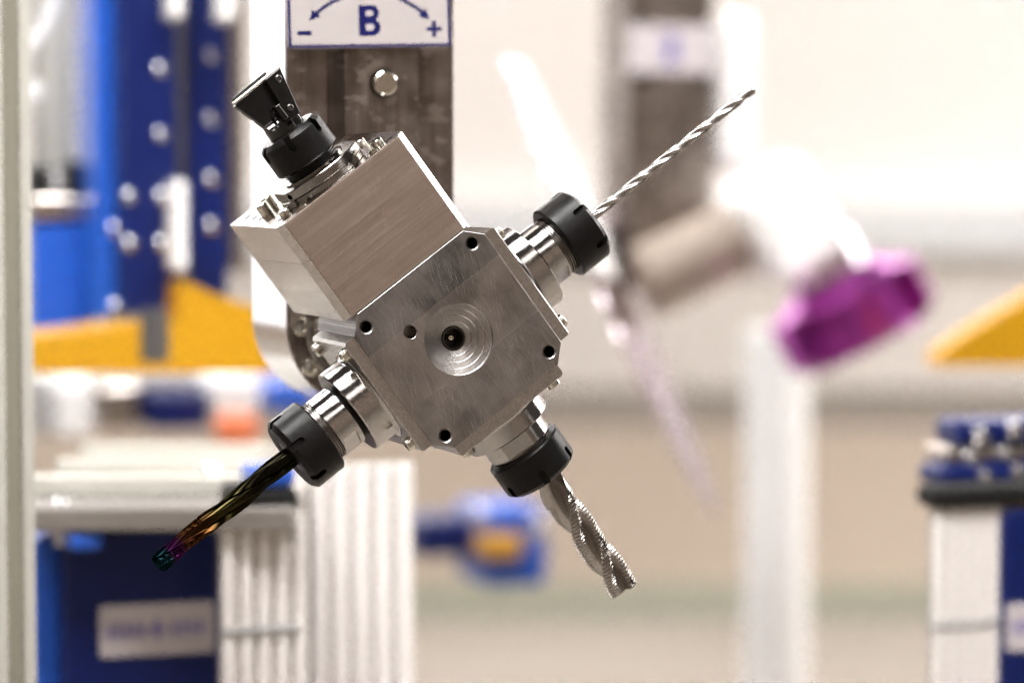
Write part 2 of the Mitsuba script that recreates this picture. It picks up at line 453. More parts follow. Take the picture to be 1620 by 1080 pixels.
def spindle(zdir, boss, neck, thr, nut, phase, flat_angles, fl_half=.043, plate=True, fillet=True):
    M = spin_frame(zdir)
    P = K + '__spindle'
    # flange plate (x towards the camera: front face 1.5 mm behind the gearbox face)
    if plate:
        xf, xb = DS - .0016, -.0505
        c = .0042
        pts = [(xb + c, -fl_half), (xf, -fl_half), (xf, fl_half), (xb + c, fl_half), (xb, fl_half - c), (xb, -fl_half + c)]
        a = mextr(pts, HP + .0001, .0617)
        cut = m3.Manifold.hull(mextr(pts, HP - .001, .0612) + mextr([(x * .985, y * .985) for x, y in pts], HP, .0617))
        fp = a ^ cut
        for sy in (-1, 1):       # corner chamfers as on the photo
            fp = fp - mbox(.2, .008, .02, (0, 0, 0)).rotate([0, 0, 0]).rotate([sy*45, 0, 0]).translate([0, sy*(fl_half + .0025), .0617 + .0015])
        f = put(K + '__flange_plate', fp, 'flange_steel', M)
        for sy in (-1, 1):
            for sx, xx in ((1, .0248), (-1, -.0400)):
                put(f + '__screw', SCREW.translate([xx, sy*.0355, .0618]), 'zinc_screw', M, smooth=30)
    z0, z1, R = boss
    if fillet:
        pr = [(.008, z0), (R + .0035, z0)] + [(R + .0035 - .0035*math.sin(t), z0 + .0035*(1 - math.cos(t))) for t in np.linspace(.15, math.pi/2, 7)]
    else:
        pr = [(.008, z0), (R, z0)]
    pr += [(R, z1 - .0008), (R - .0008, z1), (.008, z1)]
    s = put(P, lathe(pr, 128), 'turned_steel', M, smooth=25)
    n0, n1, NR = neck
    nk = lathe([(.008, n0), (NR, n0), (NR, n1 - .0006), (NR - .0006, n1), (.008, n1)], 128)
    for fa in flat_angles:
        nk = nk - mbox(.02, .06, .0105, (NR - .0022 + .01, 0, (n0 + n1)/2 + .0005)).rotate([0, 0, fa])
    put(s + '__shaft', nk, 'turned_steel', M, smooth=25)
    put(s + '__thread', thread(thr[0], thr[1], thr[2]), 'thread_steel', M, smooth=25)
    put(s + '__collet_nut', collet_nut(nut[0], nut[1], phase=phase), 'black_oxide', M, smooth=25)
    # collet face inside the nut
    put(s + '__collet', lathe([(.0, nut[1] - .008), (.0128, nut[1] - .008), (.0128, nut[1] - .0008), (.0118, nut[1] - .0002), (.0, nut[1] - .0002)], 64) if False else
        lathe([(.003, nut[1] - .008), (.0127, nut[1] - .008), (.0127, nut[1] - .0010), (.0120, nut[1] - .0004), (.003, nut[1] - .0004)], 64), 'bore_steel', M, smooth=30)
    return M


D2 = math.radians
MR = spindle([1, 0, 0], (.0618, .0775, .0300), (.0776, .0930, .0212), (.0931, .0990, .0206), (.0985, .1235), D2(28), (55, 235))
ML = spindle([-1, 0, 0], (.0618, .0795, .0300), (.0820, .0975, .0212), (.0976, .1025, .0206), (.1022, .1262), D2(22), (-48, 132))
put(K + '__spindle_001__seal_ring', lathe([(.008, .0796), (.0198, .0796), (.0198, .0819), (.008, .0819)], 96), 'black_oxide', ML, smooth=30)
MB = spindle([0, -1, 0], (.0618, .0760, .0300), (.0761, .0890, .0225), (.0891, .0925, .0206), (.0915, .1150), D2(12), (18, 198))

# aluminium motor housing: chamfered prism, lower block, seam, upper block
BU0, BU1, BT, BD = -.0520, .0495, .1268, -.1337
c = .0048
sect = [(BU0, BD + .001), (BU1, BD + .001), (BU1, -.0008 - c), (BU1 - c, -.0008), (BU0 + c, -.0008), (BU0, -.0008 - c)]      # (x, z)
def prism_y(pts, y0, y1):
    m = mextr([(x, -z) for x, z in pts], y0, y1)          # extruded along +z', then turned so that z' -> y
    return m.transform(np.array([[1, 0, 0, 0], [0, 0, 1, 0], [0, -1, 0, 0]], float))


lowb = prism_y(sect, HP + .0006, .0986)
upb = prism_y(sect, .0988, BT)
put(K + '__motor_housing', lowb, 'milled_aluminium', HEAD)
put(K + '__front_panel', rbox(BU1 - BU0 - 2*c - .0012, BT - HP - .0012, .004, .0003, ((BU0 + BU1)/2, (BT + HP)/2 + .0002, -.0026)), 'panel_aluminium', HEAD)
# end cover with tapped holes, the bearing cap, and what is screwed onto it
cov = upb
for (x, z) in ((-.043, -.112), (-.043, -.092), (-.030, -.122), (-.043, -.072), (.041, -.012), (.041, -.030), (.041, -.085), (.041, -.110), (.020, -.122), (-.005, -.122), (-.043, -.013), (-.043, -.022)):
    cov = cov - m3.Manifold.cylinder(.02, .0030, .0030, 28).rotate([-90, 0, 0]).translate([x, BT - .006, z])
cv = put(K + '__end_cover', cov, 'milled_aluminium', HEAD)
MT = spin_frame([0, 1, 0]); MT[:3, 3] -= HU * .0035      # frame of the top spindle: z = w
ring = lathe([(.010, BT + .0001), (.0300, BT + .0001), (.0305, BT + .0006), (.0305, BT + .0042), (.0295, BT + .0048), (.010, BT + .0048)], 128)
put(cv + '__clamp_ring', ring, 'shaded_steel', MT, smooth=25)
cap = lathe([(.010, BT + .0049), (.0315, BT + .0049), (.0320, BT + .0054), (.0320, BT + .0104), (.0315, BT + .0110), (.010, BT + .0110)], 128)
cap = cap - mbox(.2, .02, .05, (0, .0285 + .01, BT + .01)) - mbox(.2, .02, .05, (0, -.0285 - .01, BT + .01))
cap = cap - m3.Manifold.cylinder(.02, .0019, .0019, 24, True).rotate([0, 90, 0]).rotate([0, 0, -58]).translate([.0165, -.027, BT + .0080])
sp = put(K + '__spindle', cap, 'shaded_steel', MT, smooth=25)
put(sp + '__shaft', lathe([(.008, BT + .0111), (.0215, BT + .0111), (.0215, BT + .0122), (.0190, BT + .0128), (.008, BT + .0128)], 96), 'turned_steel', MT, smooth=25)
put(sp + '__thread', thread(BT + .0128, BT + .0180, .0182), 'black_oxide', MT, smooth=25)
put(sp + '__collet_nut', collet_nut(BT + .0176, BT + .0400, R=.0222, phase=D2(-22)), 'black_oxide', MT, smooth=25)
put(sp + '__collet', lathe([(.003, BT + .032), (.0127, BT + .032), (.0127, BT + .0390), (.0120, BT + .0396), (.003, BT + .0396)], 64), 'bore_steel', MT, smooth=30)
for (x, z) in ((-.0385, -.020), (-.0395, -.066), (-.0320, -.078), (.0345, -.016), (.0350, -.058)):
    hgt = .0085 if z < -.06 and x < 0 else .0042
    put(cv + '__screw', cap_screw(.0042, hgt, .0021), 'zinc_screw', HEAD @ pose([x, BT + .0001, z], [0, 1, 0], [1, 0, 0]), smooth=30)
for (x, z) in ((-.030, -.0075), (.028, -.0068)):
    put(cv + '__washer', tube(.0042, .0022, 0, .0014, 32), 'zinc_screw', HEAD @ pose([x, BT + .0001, z], [0, 1, 0], [1, 0, 0]), smooth=30)
# pivot between the head and the arm
A1, A2, RA = .2031, .3069, .0606
put(K + '__pivot_shaft', lathe([(0, -.2028), (.045, -.2028), (.045, -.150), (.040, -.134), (.040, -.0925), (0, -.0925)], 96), 'turned_steel', HEAD, smooth=25)

# ------------------------------------------------------------------ cutting tools
def fluted(section, z0, z1, pitch, hand=1, nth=120, nz=300, rmod=None, tip=None, phase=0.0):
    """Twisted bar: section(theta) -> radius; rmod(theta, z) -> factor; tip: list of (z offset, factor) rings closing the end."""
    th = np.linspace(0, 2*np.pi, nth, endpoint=False)
    zs = np.linspace(z0, z1, nz)
    rows = []
    for z in zs:
        r = section(th) * (rmod(th, z) if rmod else 1)
        a = th + hand * 2*np.pi * (z - z0) / pitch + phase
        rows.append(np.column_stack([r*np.cos(a), r*np.sin(a), np.full(nth, z)]))
    last_a = th + hand * 2*np.pi * (z1 - z0) / pitch + phase
    r = section(th) * (rmod(th, z1) if rmod else 1)
    for dz, f in (tip or [(0, .5), (0, .02)]):
        rows.append(np.column_stack([r*f*np.cos(last_a), r*f*np.sin(last_a), np.full(nth, z1 + dz)]))
    v = np.vstack(rows); n = len(rows)
    i, j = np.meshgrid(np.arange(n - 1), np.arange(nth), indexing='ij')
    a, b = i*nth + j, i*nth + (j + 1) % nth
    f = np.vstack([np.stack([a, b, b + nth], -1).reshape(-1, 3), np.stack([a, b + nth, a + nth], -1).reshape(-1, 3)])
    e0, e1 = len(v), len(v) + 1
    v = np.vstack([v, [0, 0, z0], [0, 0, rows[-1][0, 2]]])
    k = np.arange(nth)
    f = np.vstack([f, np.stack([np.full(nth, e0), (k + 1) % nth, k], -1), np.stack([np.full(nth, e1), (n - 1)*nth + k, (n - 1)*nth + (k + 1) % nth], -1)])
    return trimesh.Trimesh(v, f, process=False)


def bump_at(th, c, w):
    d = np.abs((th - c + np.pi) % (2*np.pi) - np.pi) / w
    return np.where(d < 1, .5 + .5*np.cos(np.pi*np.clip(d, 0, 1)), 0)


def sec_drill(th):
    r = np.full_like(th, .0033)
    for k in range(2):
        r = r - .0013 * bump_at(th, k*np.pi, .85) ** .7
        r = r - .00018 * (bump_at(th, k*np.pi + 1.75, .5) > .1)
    return r


put('twist_drill', fluted(sec_drill, .1180, .2695, .055, nth=96, nz=320, tip=[(.0004, .93), (.0012, .55), (.0019, .08)], phase=.6), 'drill_steel', MR, smooth=40,
    label='long thin bright steel twist drill pointing up to the right', category='drill bit')


def sec_mill(th):
    r = np.full_like(th, .0109)
    for k in range(3):
        c0 = k*2*np.pi/3
        d = ((th - c0) % (2*np.pi))
        # flute: steep rake face at d = 0, then a gentle back towards the land
        u_ = np.clip(d / 1.45, 0, 1)
        fl = np.where(d < 1.45, np.minimum(1, u_ * 9) * (1 - u_**2.2), 0)
        r = r - .0074*fl
    return r


def mill_teeth(th, z):
    d = th % (2*np.pi/3)
    land = np.where((d > 1.15) | (d < .06), 1.0, 0)
    ph = (z / .00235) % 1
    s = min(1, max(0, (.5 - .5*math.cos(2*math.pi*ph)) * 1.6 - .2))
    fade = np.clip((z - .133) / .006, 0, 1)
    return 1 - land * fade * .105 * (1 - s)


put('end_mill', fluted(sec_mill, .108, .2110, .112, nth=150, nz=760, rmod=mill_teeth, tip=[(.0002, .96), (-.0016, .55), (-.0022, .10)], phase=2.4), 'mill_steel', MB, smooth=38,
    label='thick bronze-grey roughing end mill with serrated spiral edges pointing down to the right', category='end mill')


def sec_cut(th):
    r = np.full_like(th, .0086)
    for k in range(3):
        d = ((th - k*2*np.pi/3) % (2*np.pi))
        u_ = np.clip(d / 1.25, 0, 1)
        r = r - np.where(d < 1.25, .0030*np.minimum(1, u_*7)*(1 - u_**1.8), 0)
        r = r - np.where((d > 1.25), .0003*(d - 1.25), 0)
    return r


def cut_mod(th, z):
    f = 1.0
    if z > .196:
        land = ((th % (2*np.pi/3)) > 1.15)*1.0
        ph = (z / .0042) % 1
        f = 1 - land*.14*(.5 - .5*math.cos(2*math.pi*ph)) - .05
    return f * (1 - .02*np.clip((z - .13)/.1, 0, 1))


put('roughing_cutter', fluted(sec_cut, .119, .2320, .185, nth=132, nz=420, rmod=cut_mod, tip=[(.0012, .94), (.0024, .80), (.0031, .5), (.0033, .1)], phase=1.1), 'rainbow_coating', ML, smooth=35,
    label='dark rainbow coated fluted cutter with purple and teal tip pointing down to the left', category='milling cutter')

# flared insert cutter in the top spindle (frame MT: z up the spindle, x to the camera, y = to the left of u)
Z0 = BT + .0335
prof = [(0, Z0), (.0124, Z0), (.0124, Z0 + .010), (.0124, Z0 + .017), (.0156, Z0 + .026), (.0198, Z0 + .0375), (.0203, Z0 + .0395), (0, Z0 + .0395)]
body = lathe(prof, 96)
gul = m3.Manifold.batch_hull([m3.Manifold.sphere(r, 20).translate(q) for q, r in
      [((.0078, -.03, Z0 + .0190), .0055), ((.0078, .03, Z0 + .0160), .0055), ((.04, .03, Z0 + .0160), .0055), ((.04, -.03, Z0 + .0190), .0055),
       ((.0035, .03, Z0 + .06), .0012), ((.0035, -.03, Z0 + .06), .0012), ((.04, .03, Z0 + .06), .0012), ((.04, -.03, Z0 + .06), .0012)]])
grv = m3.Manifold.batch_hull([m3.Manifold.sphere(.0042, 16).translate(q) for q in [(.0125, -.013, Z0 + .0125), (.0200, -.0075, Z0 + .0440)]])
body = body - grv - grv.rotate([0, 0, 180])
body = body - gul.rotate([0, 0, 14]) - gul.rotate([0, 0, 194])
body = body - mbox(.006, .0050, .0105, (.0100, -.0020, Z0 + .0150)).rotate([0, 0, 14]) - m3.Manifold.cylinder(.0035, .0021, .0021, 24, True).rotate([0, 90, 0]).translate([.003, -.0020, Z0 + .0235]).rotate([0, 0, 14])
body = body - mbox(.03, .004, .006, (0, -.0165, Z0 + .0225)) - mbox(.03, .003, .0035, (0, -.0195, Z0 + .0335)) - mbox(.004, .003, .008, (.0035, .0035, Z0 + .026)).rotate([0, 0, 14])
ic = put('insert_cutter', body, 'gloss_black', MT, smooth=30, label='glossy black flared insert cutter standing in the top spindle at upper left', category='insert cutter')
Ms = MT @ pose([0, 0, 0], [0, 0, 1], [math.cos(D2(14)), math.sin(D2(14)), 0])
# the insert: a slab along the right edge of the gullet, following the flare
for (nm, y0, sgn) in (('insert', -.0085, 1),):
    ins = m3.Manifold.batch_hull([m3.Manifold.sphere(.0006, 10).translate(q) for q in
          [(.0022, .0035, Z0 + .012), (.0022, .0112, Z0 + .012), (.0022, .0182, Z0 + .0405), (.0022, .0060, Z0 + .0405),
           (.0062, .0035, Z0 + .012), (.0062, .0112, Z0 + .012), (.0062, .0176, Z0 + .0405), (.0062, .0060, Z0 + .0405)]])
    put(ic + '__clamp_plate', ins, 'gloss_black', Ms, smooth=30)
edge = m3.Manifold.batch_hull([m3.Manifold.sphere(.0004, 8).translate(q) for q in
      [(.0020, -.0208, Z0 + .0420), (.0020, .0204, Z0 + .0420), (.0020, -.0204, Z0 + .0407), (.0020, .0200, Z0 + .0407), (.0036, -.0206, Z0 + .0418), (.0036, .0202, Z0 + .0418), (.0036, .0198, Z0 + .0407), (.0036, -.0202, Z0 + .0407)]])
put(ic + '__cutting_insert', edge, 'zinc_screw', Ms, smooth=30)
side = m3.Manifold.batch_hull([m3.Manifold.sphere(.0003, 8).translate(q) for q in [(.0064, .0108, Z0 + .013), (.0064, .0176, Z0 + .0405), (.0040, .0118, Z0 + .013), (.0040, .0186, Z0 + .0405)]])
put(ic + '__cutting_insert', side, 'zinc_screw', Ms, smooth=30)  # bright sliver stands in for the highlight along the right edge
for (y, z) in ((.0075, .0175), (.0128, .0365)):
    scw = lathe([(0, 0), (.0026, 0), (.0024, .0007), (.0016, .0012), (.0012, .0012), (.0010, .0004), (0, .0004)], 32)
    put(ic + '__screw', scw, 'dark_bore', Ms @ pose([.0068, y, Z0 + z], [1, 0, 0], [0, 1, 0]), smooth=30)
rim = m3.Manifold.batch_hull([m3.Manifold.cylinder(.0012, .0030, .0026, 24).translate([0, a, 0]) for a in (-.0030, .0030)]) - m3.Manifold.batch_hull([m3.Manifold.cylinder(.004, .0019, .0019, 24).translate([0, a, -.001]) for a in (-.0030, .0030)])
put(ic + '__slot_rim', rim, 'gloss_black', Ms @ pose([.0031, -.0028, Z0 + .0155], [1, 0, 0], [0, 1, -.15]), smooth=25)
put(ic + '__clamp_wedge', rbox(.004, .0045, .011, .0008, (.0045, .0018, Z0 + .0185)), 'gloss_black', Ms, smooth=30)
back = m3.Manifold.batch_hull([m3.Manifold.sphere(.0005, 8).translate(q) for q in
      [(-.0020, -.0170, Z0 + .0435), (-.0020, .0120, Z0 + .0435), (-.0020, -.0160, Z0 + .0380), (-.0020, .0120, Z0 + .0380), (-.0050, -.0165, Z0 + .0430), (-.0050, .0115, Z0 + .0430), (-.0050, .0115, Z0 + .0380), (-.0050, -.0160, Z0 + .0380)]])
put(ic + '__cutting_insert', back, 'gloss_black', Ms, smooth=30)

# ------------------------------------------------------------------ the arm that carries the head
AK = 'steel_upright'
tag(AK, 'upright brown brushed steel machine arm with rounded foot behind the tool head', 'machine arm')
def stadium(R, top, n=64):
    t = np.linspace(math.pi, 2*math.pi, n)
    return [(R*math.cos(a), R*math.sin(a)) for a in t] + [(R, top), (-R, top)]


armp = m3.Manifold.hull(mextr(stadium(RA, .36), -A2, -A1 - .0045) + mextr(stadium(RA - .0006, .3595), -A2, -A1 - .0041))
for zz in (.018, .032):
    armp = armp - m3.Manifold.cylinder(.02, .0036, .0036, 24, True).rotate([0, 90, 0]).translate([-RA, zz, -A1 - .060])
fp_ = m3.Manifold.hull(mextr(stadium(RA, .36), -A1 - .004, -A1 - .001) + mextr(stadium(RA - .001, .359), -A1 - .004, -A1))
put(AK + '__column', armp, 'lit_arm_steel', ARM, smooth=25)
put(AK + '__front_skin', fp_, 'brushed_arm_steel', ARM, smooth=25)  # thin added skin: keeps the front brown beside the lit side
for zz in (.018, .032):
    put(AK + '__screw', cap_screw(.0032, .004, .0016), 'zinc_screw', ARM @ pose([-RA + .008, zz, -A1 - .060], [-1, 0, 0], [0, 1, 0]), smooth=30)
RH = .016
pl, pr_ = on_plane(545, 200, -A1 + RH), on_plane(662, 200, -A1 + RH)
xa, xb_ = pl[0] - .0075, pr_[0] + .002
rib = m3.Manifold.batch_hull([m3.Manifold.sphere(.0012, 10).translate([x, y, z]) for y in (.075, .375) for x, z in ((xa, -A1 - .001), (xa + .0085, -A1 + RH - .0012), (xb_ - .003, -A1 + RH - .0012), (xb_, -A1 - .001))])
put(AK + '__rib', rib, 'brushed_arm_steel', ARM, smooth=30)
bp = on_plane(607, 132, -A1 + RH)
put(AK + '__bolt', lathe([(0, 0), (.0088, 0), (.0086, .0052), (.0072, .0064), (0, .0068)], 48), 'zinc_screw', ARM @ pose(bp + [0, 0, .0002], [0, 0, 1], [1, 0, 0]), smooth=25)
put(AK + '__bolt_seat', tube(.0105, .0089, 0, .0008, 48), 'dark_bore', ARM @ pose(bp + [0, 0, .0001], [0, 0, 1], [1, 0, 0]), smooth=25)
for (px, py) in ((476, 517), (491, 580), (470, 455)):
    q = on_plane(px, py, -A1)
    put(AK + '__bolt', lathe([(0, 0), (.0068, 0), (.0066, .005), (.0056, .0066), (.003, .0070), (.0024, .0050), (0, .0050)], 40), 'zinc_screw', ARM @ pose(q + [0, 0, .0001], [0, 0, 1], [1, 0, 0]), smooth=25)
put(AK + '__flange_disc', lathe([(0, -A1 + .0001), (.0495, -A1 + .0001), (.0495, -A1 + .006), (.0485, -A1 + .007), (0, -A1 + .007)], 96) - mcyl(.046, -A1 + .005, 0), 'turned_steel', ARM, smooth=25)

# the sign on the arm
SK = 'axis_sign'
tag(SK, 'white sign with blue border, letter B and curved double arrow on the arm', 'sign')
zs = -A1 + RH + .0015
c0, c1 = on_plane(584, 40, zs), on_plane(685, 40, zs)
s_px = (c1[0] - c0[0]) / 101.0
SM = ARM @ pose(c0, [0, 0, 1], [math.cos(D2(1.5)), math.sin(D2(1.5)), 0])     # local units: px * s_px from (584, 40)
def spt(px, py):
    return ((px - 584)*s_px, -(py - 40)*s_px)


x0, y0 = spt(456, 74); x1, y1 = spt(712.5, -62)
put(SK + '__panel', extr(sbox(x0, y0, x1, y1).buffer(-.001).buffer(.001), 0, .0018), 'sign_white', SM)
b = 4.2*s_px; e = .8*s_px
put(SK + '__border', extr(sbox(x0 + e, y0 + e, x1 - e, y1 - e).difference(sbox(x0 + e + b, y0 + e + b, x1 - e - b, y1 - e - b)), .0018, .0021), 'sign_blue', SM)
q0 = spt(567, 56.5)
lb_ = sbox(0, 23, 20, 46).union(Point(20, 34.5).buffer(11.5)).union(sbox(0, 0, 20.5, 25)).union(Point(20.5, 12.75).buffer(12.75))
lb_ = lb_.difference(sbox(10.5, 29.8, 18.5, 38.4).union(Point(18.5, 34.1).buffer(4.3))).difference(sbox(10.5, 8, 19, 18.2).union(Point(19, 13.1).buffer(5.1)))
tb = extr(affinity.translate(affinity.scale(lb_.intersection(sbox(0, 0, 40, 46)), s_px, s_px, origin=(0, 0)), q0[0], q0[1]), .0018, .0021)
put(SK + '__letter', tb, 'sign_blue', SM)
cc = spt(584, 122); Rr = 130*s_px
ang = np.linspace(D2(48), D2(132), 60)
arc = Polygon([(cc[0] + (Rr + 2.4*s_px)*math.cos(a), cc[1] + (Rr + 2.4*s_px)*math.sin(a)) for a in ang] + [(cc[0] + (Rr - 2.4*s_px)*math.cos(a), cc[1] + (Rr - 2.4*s_px)*math.sin(a)) for a in ang[::-1]])
heads = [Polygon([spt(490, 33), spt(495, 16), spt(507, 27)]), Polygon([spt(678, 33), spt(673, 16), spt(661, 27)])]
au = arc.union(heads[0]).union(heads[1])
put(SK + '__arrow', extr(au, .0018, .0021), 'sign_blue', SM)
put(SK + '__minus', extr(sbox(*spt(471, 54.5), *spt(492.5, 48.2)), .0018, .0021), 'sign_blue', SM)
put(SK + '__plus', extr(sbox(*spt(674, 50), *spt(697, 44)).union(sbox(*spt(682.5, 59), *spt(688.5, 35))), .0018, .0021), 'sign_blue', SM)

# ------------------------------------------------------------------ aluminium profile at the left edge
def profile(w, core=.012, slot=.008):
    h = w/2
    p = sbox(-h, -h, h, h).buffer(-.002).buffer(.002)
    for k in range(4):
        c = sbox(-slot/2, h - .0030, slot/2, h + .01).union(sbox(-.0078, h - .0062, .0078, h - .0025))
        p = p.difference(affinity.rotate(c, 90*k, origin=(0, 0)))
    return p.difference(Point(0, 0).buffer(.0035))


PFM = frame(at(16.5, 540, 2.12), EX, -HN * 1.0, EZ) if np.dot(np.cross(EX, -HN), EZ) > 0 else frame(at(16.5, 540, 2.12), EX, HN, EZ)
pf = extr(profile(.030, slot=.0125), -.6, .6)
po = at(16.5, 540, 2.12)
put('aluminium_profile', pf, 'dull_aluminium', frame(po, EX, -HN * 1.0, EZ) if np.dot(np.cross(EX, -HN), EZ) > 0 else frame(po, EX, HN, EZ), smooth=False,
    label='pale grooved aluminium profile post standing at the left edge of the picture', category='profile post')
fs = -1 if np.dot(np.cross(EX, -HN), EZ) > 0 else 1
put('aluminium_profile__slot_shade_strip', extr(sbox(-.0058, -.001, .0058, .001), -.6, .6), 'slot_shade_grey', PFM @ frame([0, fs*.0118, 0], [1, 0, 0], [0, 1, 0], [0, 0, 1]))  # added strip: shade of the open slot put into its colour


# ------------------------------------------------------------------ machines behind
def mblock(pl, pr, pt, pb, Y, depth, r=.004):
    """Rounded box in the machines' own direction (EX across, AX back) whose front face spans these pixels at distance Y.
    Returns the mesh (in world coordinates) and the frame: origin at the front lower left corner, size."""
    P = at(pl, pb, Y); top = at(pl, pt, Y)[2]
    d = at(pr, pb, 1.0) - EYE
    # P + s EX = EYE + t d  (horizontal plane components)
    A = np.array([[EX[0], -d[0]], [EX[1], -d[1]]]); rhs = (EYE - P)[:2]
    s = np.linalg.solve(A, rhs)[0]
    h = top - P[2]
    m = tm(rbox(s, h, depth, min(r, s/3, h/3, depth/3), (s/2, h/2, -depth/2)))
    F = frame(P, EX, EZ, HN)
    m.apply_transform(F)
    return m, F, (s, h, depth)


def bolt_dome(R=.011, H=.007):
    return lathe([(0, 0), (R, 0), (R, H*.35), (R*.8, H*.75), (R*.4, H), (0, H)], 24)


def dome_on(holder, F, x, y, z=0, R=.011, mat='dull_bolt', axis='n'):
    zz, xx = ([0, 0, 1], [1, 0, 0]) if axis == 'n' else ([-1, 0, 0], [0, 1, 0])
    put(holder + '__bolt', bolt_dome(R), mat, F @ pose([x, y, z], zz, xx), smooth=30)


# blue machine at the left
MK = 'machine_column'
tag(MK, 'tall blue machine column with two navy plates and rows of bright bolts at left', 'machine column')
YL = 2.9
YB = 2.80
m, F1, s1 = mblock(197, 283, -160, 500, YL, .150); put(MK + '__plate', m, 'navy_paint')
m, F2, s2 = mblock(299, 362, -160, 470, YL + .06, .150); put(MK + '__plate', m, 'navy_paint')
m, F3, s3 = mblock(152, 196, -160, 506, YL + .045, .10); put(MK + '__lit_side_face', m, 'blue_paint')  # brighter blue: the lit left face of the column as colour
for py in (110, 213, 310, 385):
    hgt = (500 - py)/4500*YL
    for F, s, k in ((F1, s1, 0), (F2, s2, 1)):
        dome_on(MK, F, s[0] - .018, hgt, R=.0072)
for py in (310, 385):
    dome_on(MK, F1, .006, (500 - py)/4500*YL, R=.0072)
for py in (360, 485):
    dome_on(MK, F3, .020, (506 - py)/4500*YL, R=.0072)
m, F, s = mblock(362, 388, -160, 430, YL + .2, .05); put('grey_post', m, 'steel_plate', label='grey steel strip right of the navy plates, behind the black cutter', category='post')
for (a, t, bb_) in ((272, -160, 30), (352, -160, 35), (277, 285, 430)):
    m, F, s = mblock(a, a + 22, t, bb_, YL - .05, .05, .012); put('linear_guide', m, 'white_paint', label={272: 'upper bright guide block between the two navy plates', 352: 'bright guide block at the top right of the navy plates', 277: 'lower bright guide block set between the navy plates'}[a], category='guide block')
# foot pin under the column
put(MK + '__foot_pin', lathe([(0, 0), (.012, 0), (.014, .004), (.014, .05), (0, .05)], 32), 'dark_grey_paint', frame(at(245, 572, YB - .06), EX, HN*-1, EZ), smooth=30)
# cylinders and box left of the column
m, F, s = mblock(52, 148, 345, 530, YL + .12, .25); bx = put('valve_cabinet', m, 'blue_paint', label='bright blue cabinet left of the navy plates', category='cabinet')
m, F, s = mblock(50, 148, 310, 345, YL + .11, .25); put(bx + '__lid', m, 'steel_plate')
lab3 = ['thin grey air cylinder at far left above the blue cabinet', 'thick grey air cylinder above the blue cabinet', 'pale air cylinder next to the blue side plate']
for k, (px, R, pt, mat) in enumerate(((66, .010, -100, 'grey_paint'), (92, .020, -100, 'dull_aluminium'), (131, .014, 55, 'white_paint'))):
    p0, p1 = at(px, 300, YL + .2), at(px, pt, YL + .2)
    put('air_cylinder', lathe([(0, 0), (R, 0), (R, p1[2] - p0[2]), (0, p1[2] - p0[2])], 32), mat, frame(p0, EX, HN*-1, EZ), smooth=30, label=lab3[k], category='air cylinder')
hk = [at(50, 75, YL + .1), at(66, 50, YL + .1), at(82, 20, YL + .1), at(90, -60, YL + .1)]
hose = trimesh.util.concatenate([trimesh.creation.cylinder(radius=.006, segment=[a, b_], sections=12) for a, b_ in zip(hk[:-1], hk[1:])])
put('air_hose', hose, 'white_paint', smooth=40, label='thin white air hose curving up beside the grey cylinders', category='hose')
for k, (pl_, pr2, pt, pb, mt) in enumerate(((52, 80, 262, 312, 'black_rubber'), (82, 104, 270, 312, 'grey_paint'), (108, 146, 258, 312, 'black_rubber'))):
    m, F, s = mblock(pl_, pr2, pt, pb, YL + .12, .08); put('valve_block', m, mt, label=['black valve block at far left on the blue cabinet', 'grey valve block in the middle on the blue cabinet', 'black valve block on the cabinet beside the blue side plate'][k], category='valve')
m, F, s = mblock(50, 66, 130, 160, YL + .1, .04); put('hose_fitting', m, 'white_paint', label='small white fitting under the hose by the profile post', category='fitting')

# yellow beam
def slabpoly(pix, Y, depth):
    """outline (pixels, on the machine's front plane) -> solid of this depth."""
    o = at(*pix[0], Y)
    pts = []
    for px, py in pix:
        d = at(px, py, 1.0) - EYE
        t = ((o - EYE) @ HN) / (d @ HN)
        q = EYE + d*t - o
        pts.append((q @ EX, q @ EZ))
    poly = Polygon(pts).buffer(-.004).buffer(.004)
    mm = extr(poly if poly.exterior.is_ccw else poly, -depth, 0)
    mm.apply_transform(frame(o, EX, EZ, HN))
    return mm


put('yellow_beam', slabpoly([(30, 590), (30, 536), (283, 508), (289, 440), (330, 462), (470, 505), (470, 590)], YB, .12), 'yellow_paint', label='yellow sloped machine beam below the navy plates at left', category='beam')
put('yellow_beam', slabpoly([(1484, 580), (1486, 558), (1535, 524), (1680, 438), (1680, 580)], YB + .5, .03), 'yellow_paint', label='yellow sloped machine beam at the right edge of the picture', category='beam')

# items on the shelf behind the table
shelf = [(56, 88, 'grey_paint', 606, 690, 'pale grey panel beside the profile post, under the yellow beam'), (90, 152, 'white_paint', 604, 694, 'white case under the left end of the yellow beam'),
         (160, 225, 'steel_plate', 606, 684, 'brownish grey case between the white case and the navy screen'), (236, 334, 'navy_paint', 618, 682, 'dark navy screen box under the yellow beam'),
         (340, 416, 'white_paint', 596, 655, 'white box right of the navy screen box'), (425, 500, 'blue_paint', 606, 652, 'blue box just left of the steel arm foot')]
for (a, b_, mt, t, bt_, lb) in shelf:
    m, F, s = mblock(a, b_, t, bt_, 3.7, .16, .01); put('equipment_case', m, mt, label=lb, category='case')
m, F, s = mblock(348, 414, 655, 706, 3.6, .05, .02); put('orange_button_box', m, 'orange_plastic', label='orange red lamp-like box under the white box', category='button box')
m, F, s = mblock(20, 640, 590, 603, 3.72, .10, .004); put('white_rail', m, 'white_paint', label='thin white rail along the underside of the yellow beam', category='rail')

# machine table
YT, YH, YR = 2.30, 2.35, 2.40
TZ = at(250, 800, YT)[2]
def wbox(p, q, mat, key, **kw):
    mm = trimesh.creation.box(np.abs(np.array(q) - p)); mm.apply_translation((np.array(p) + q)/2); return put(key, mm, mat, **kw)


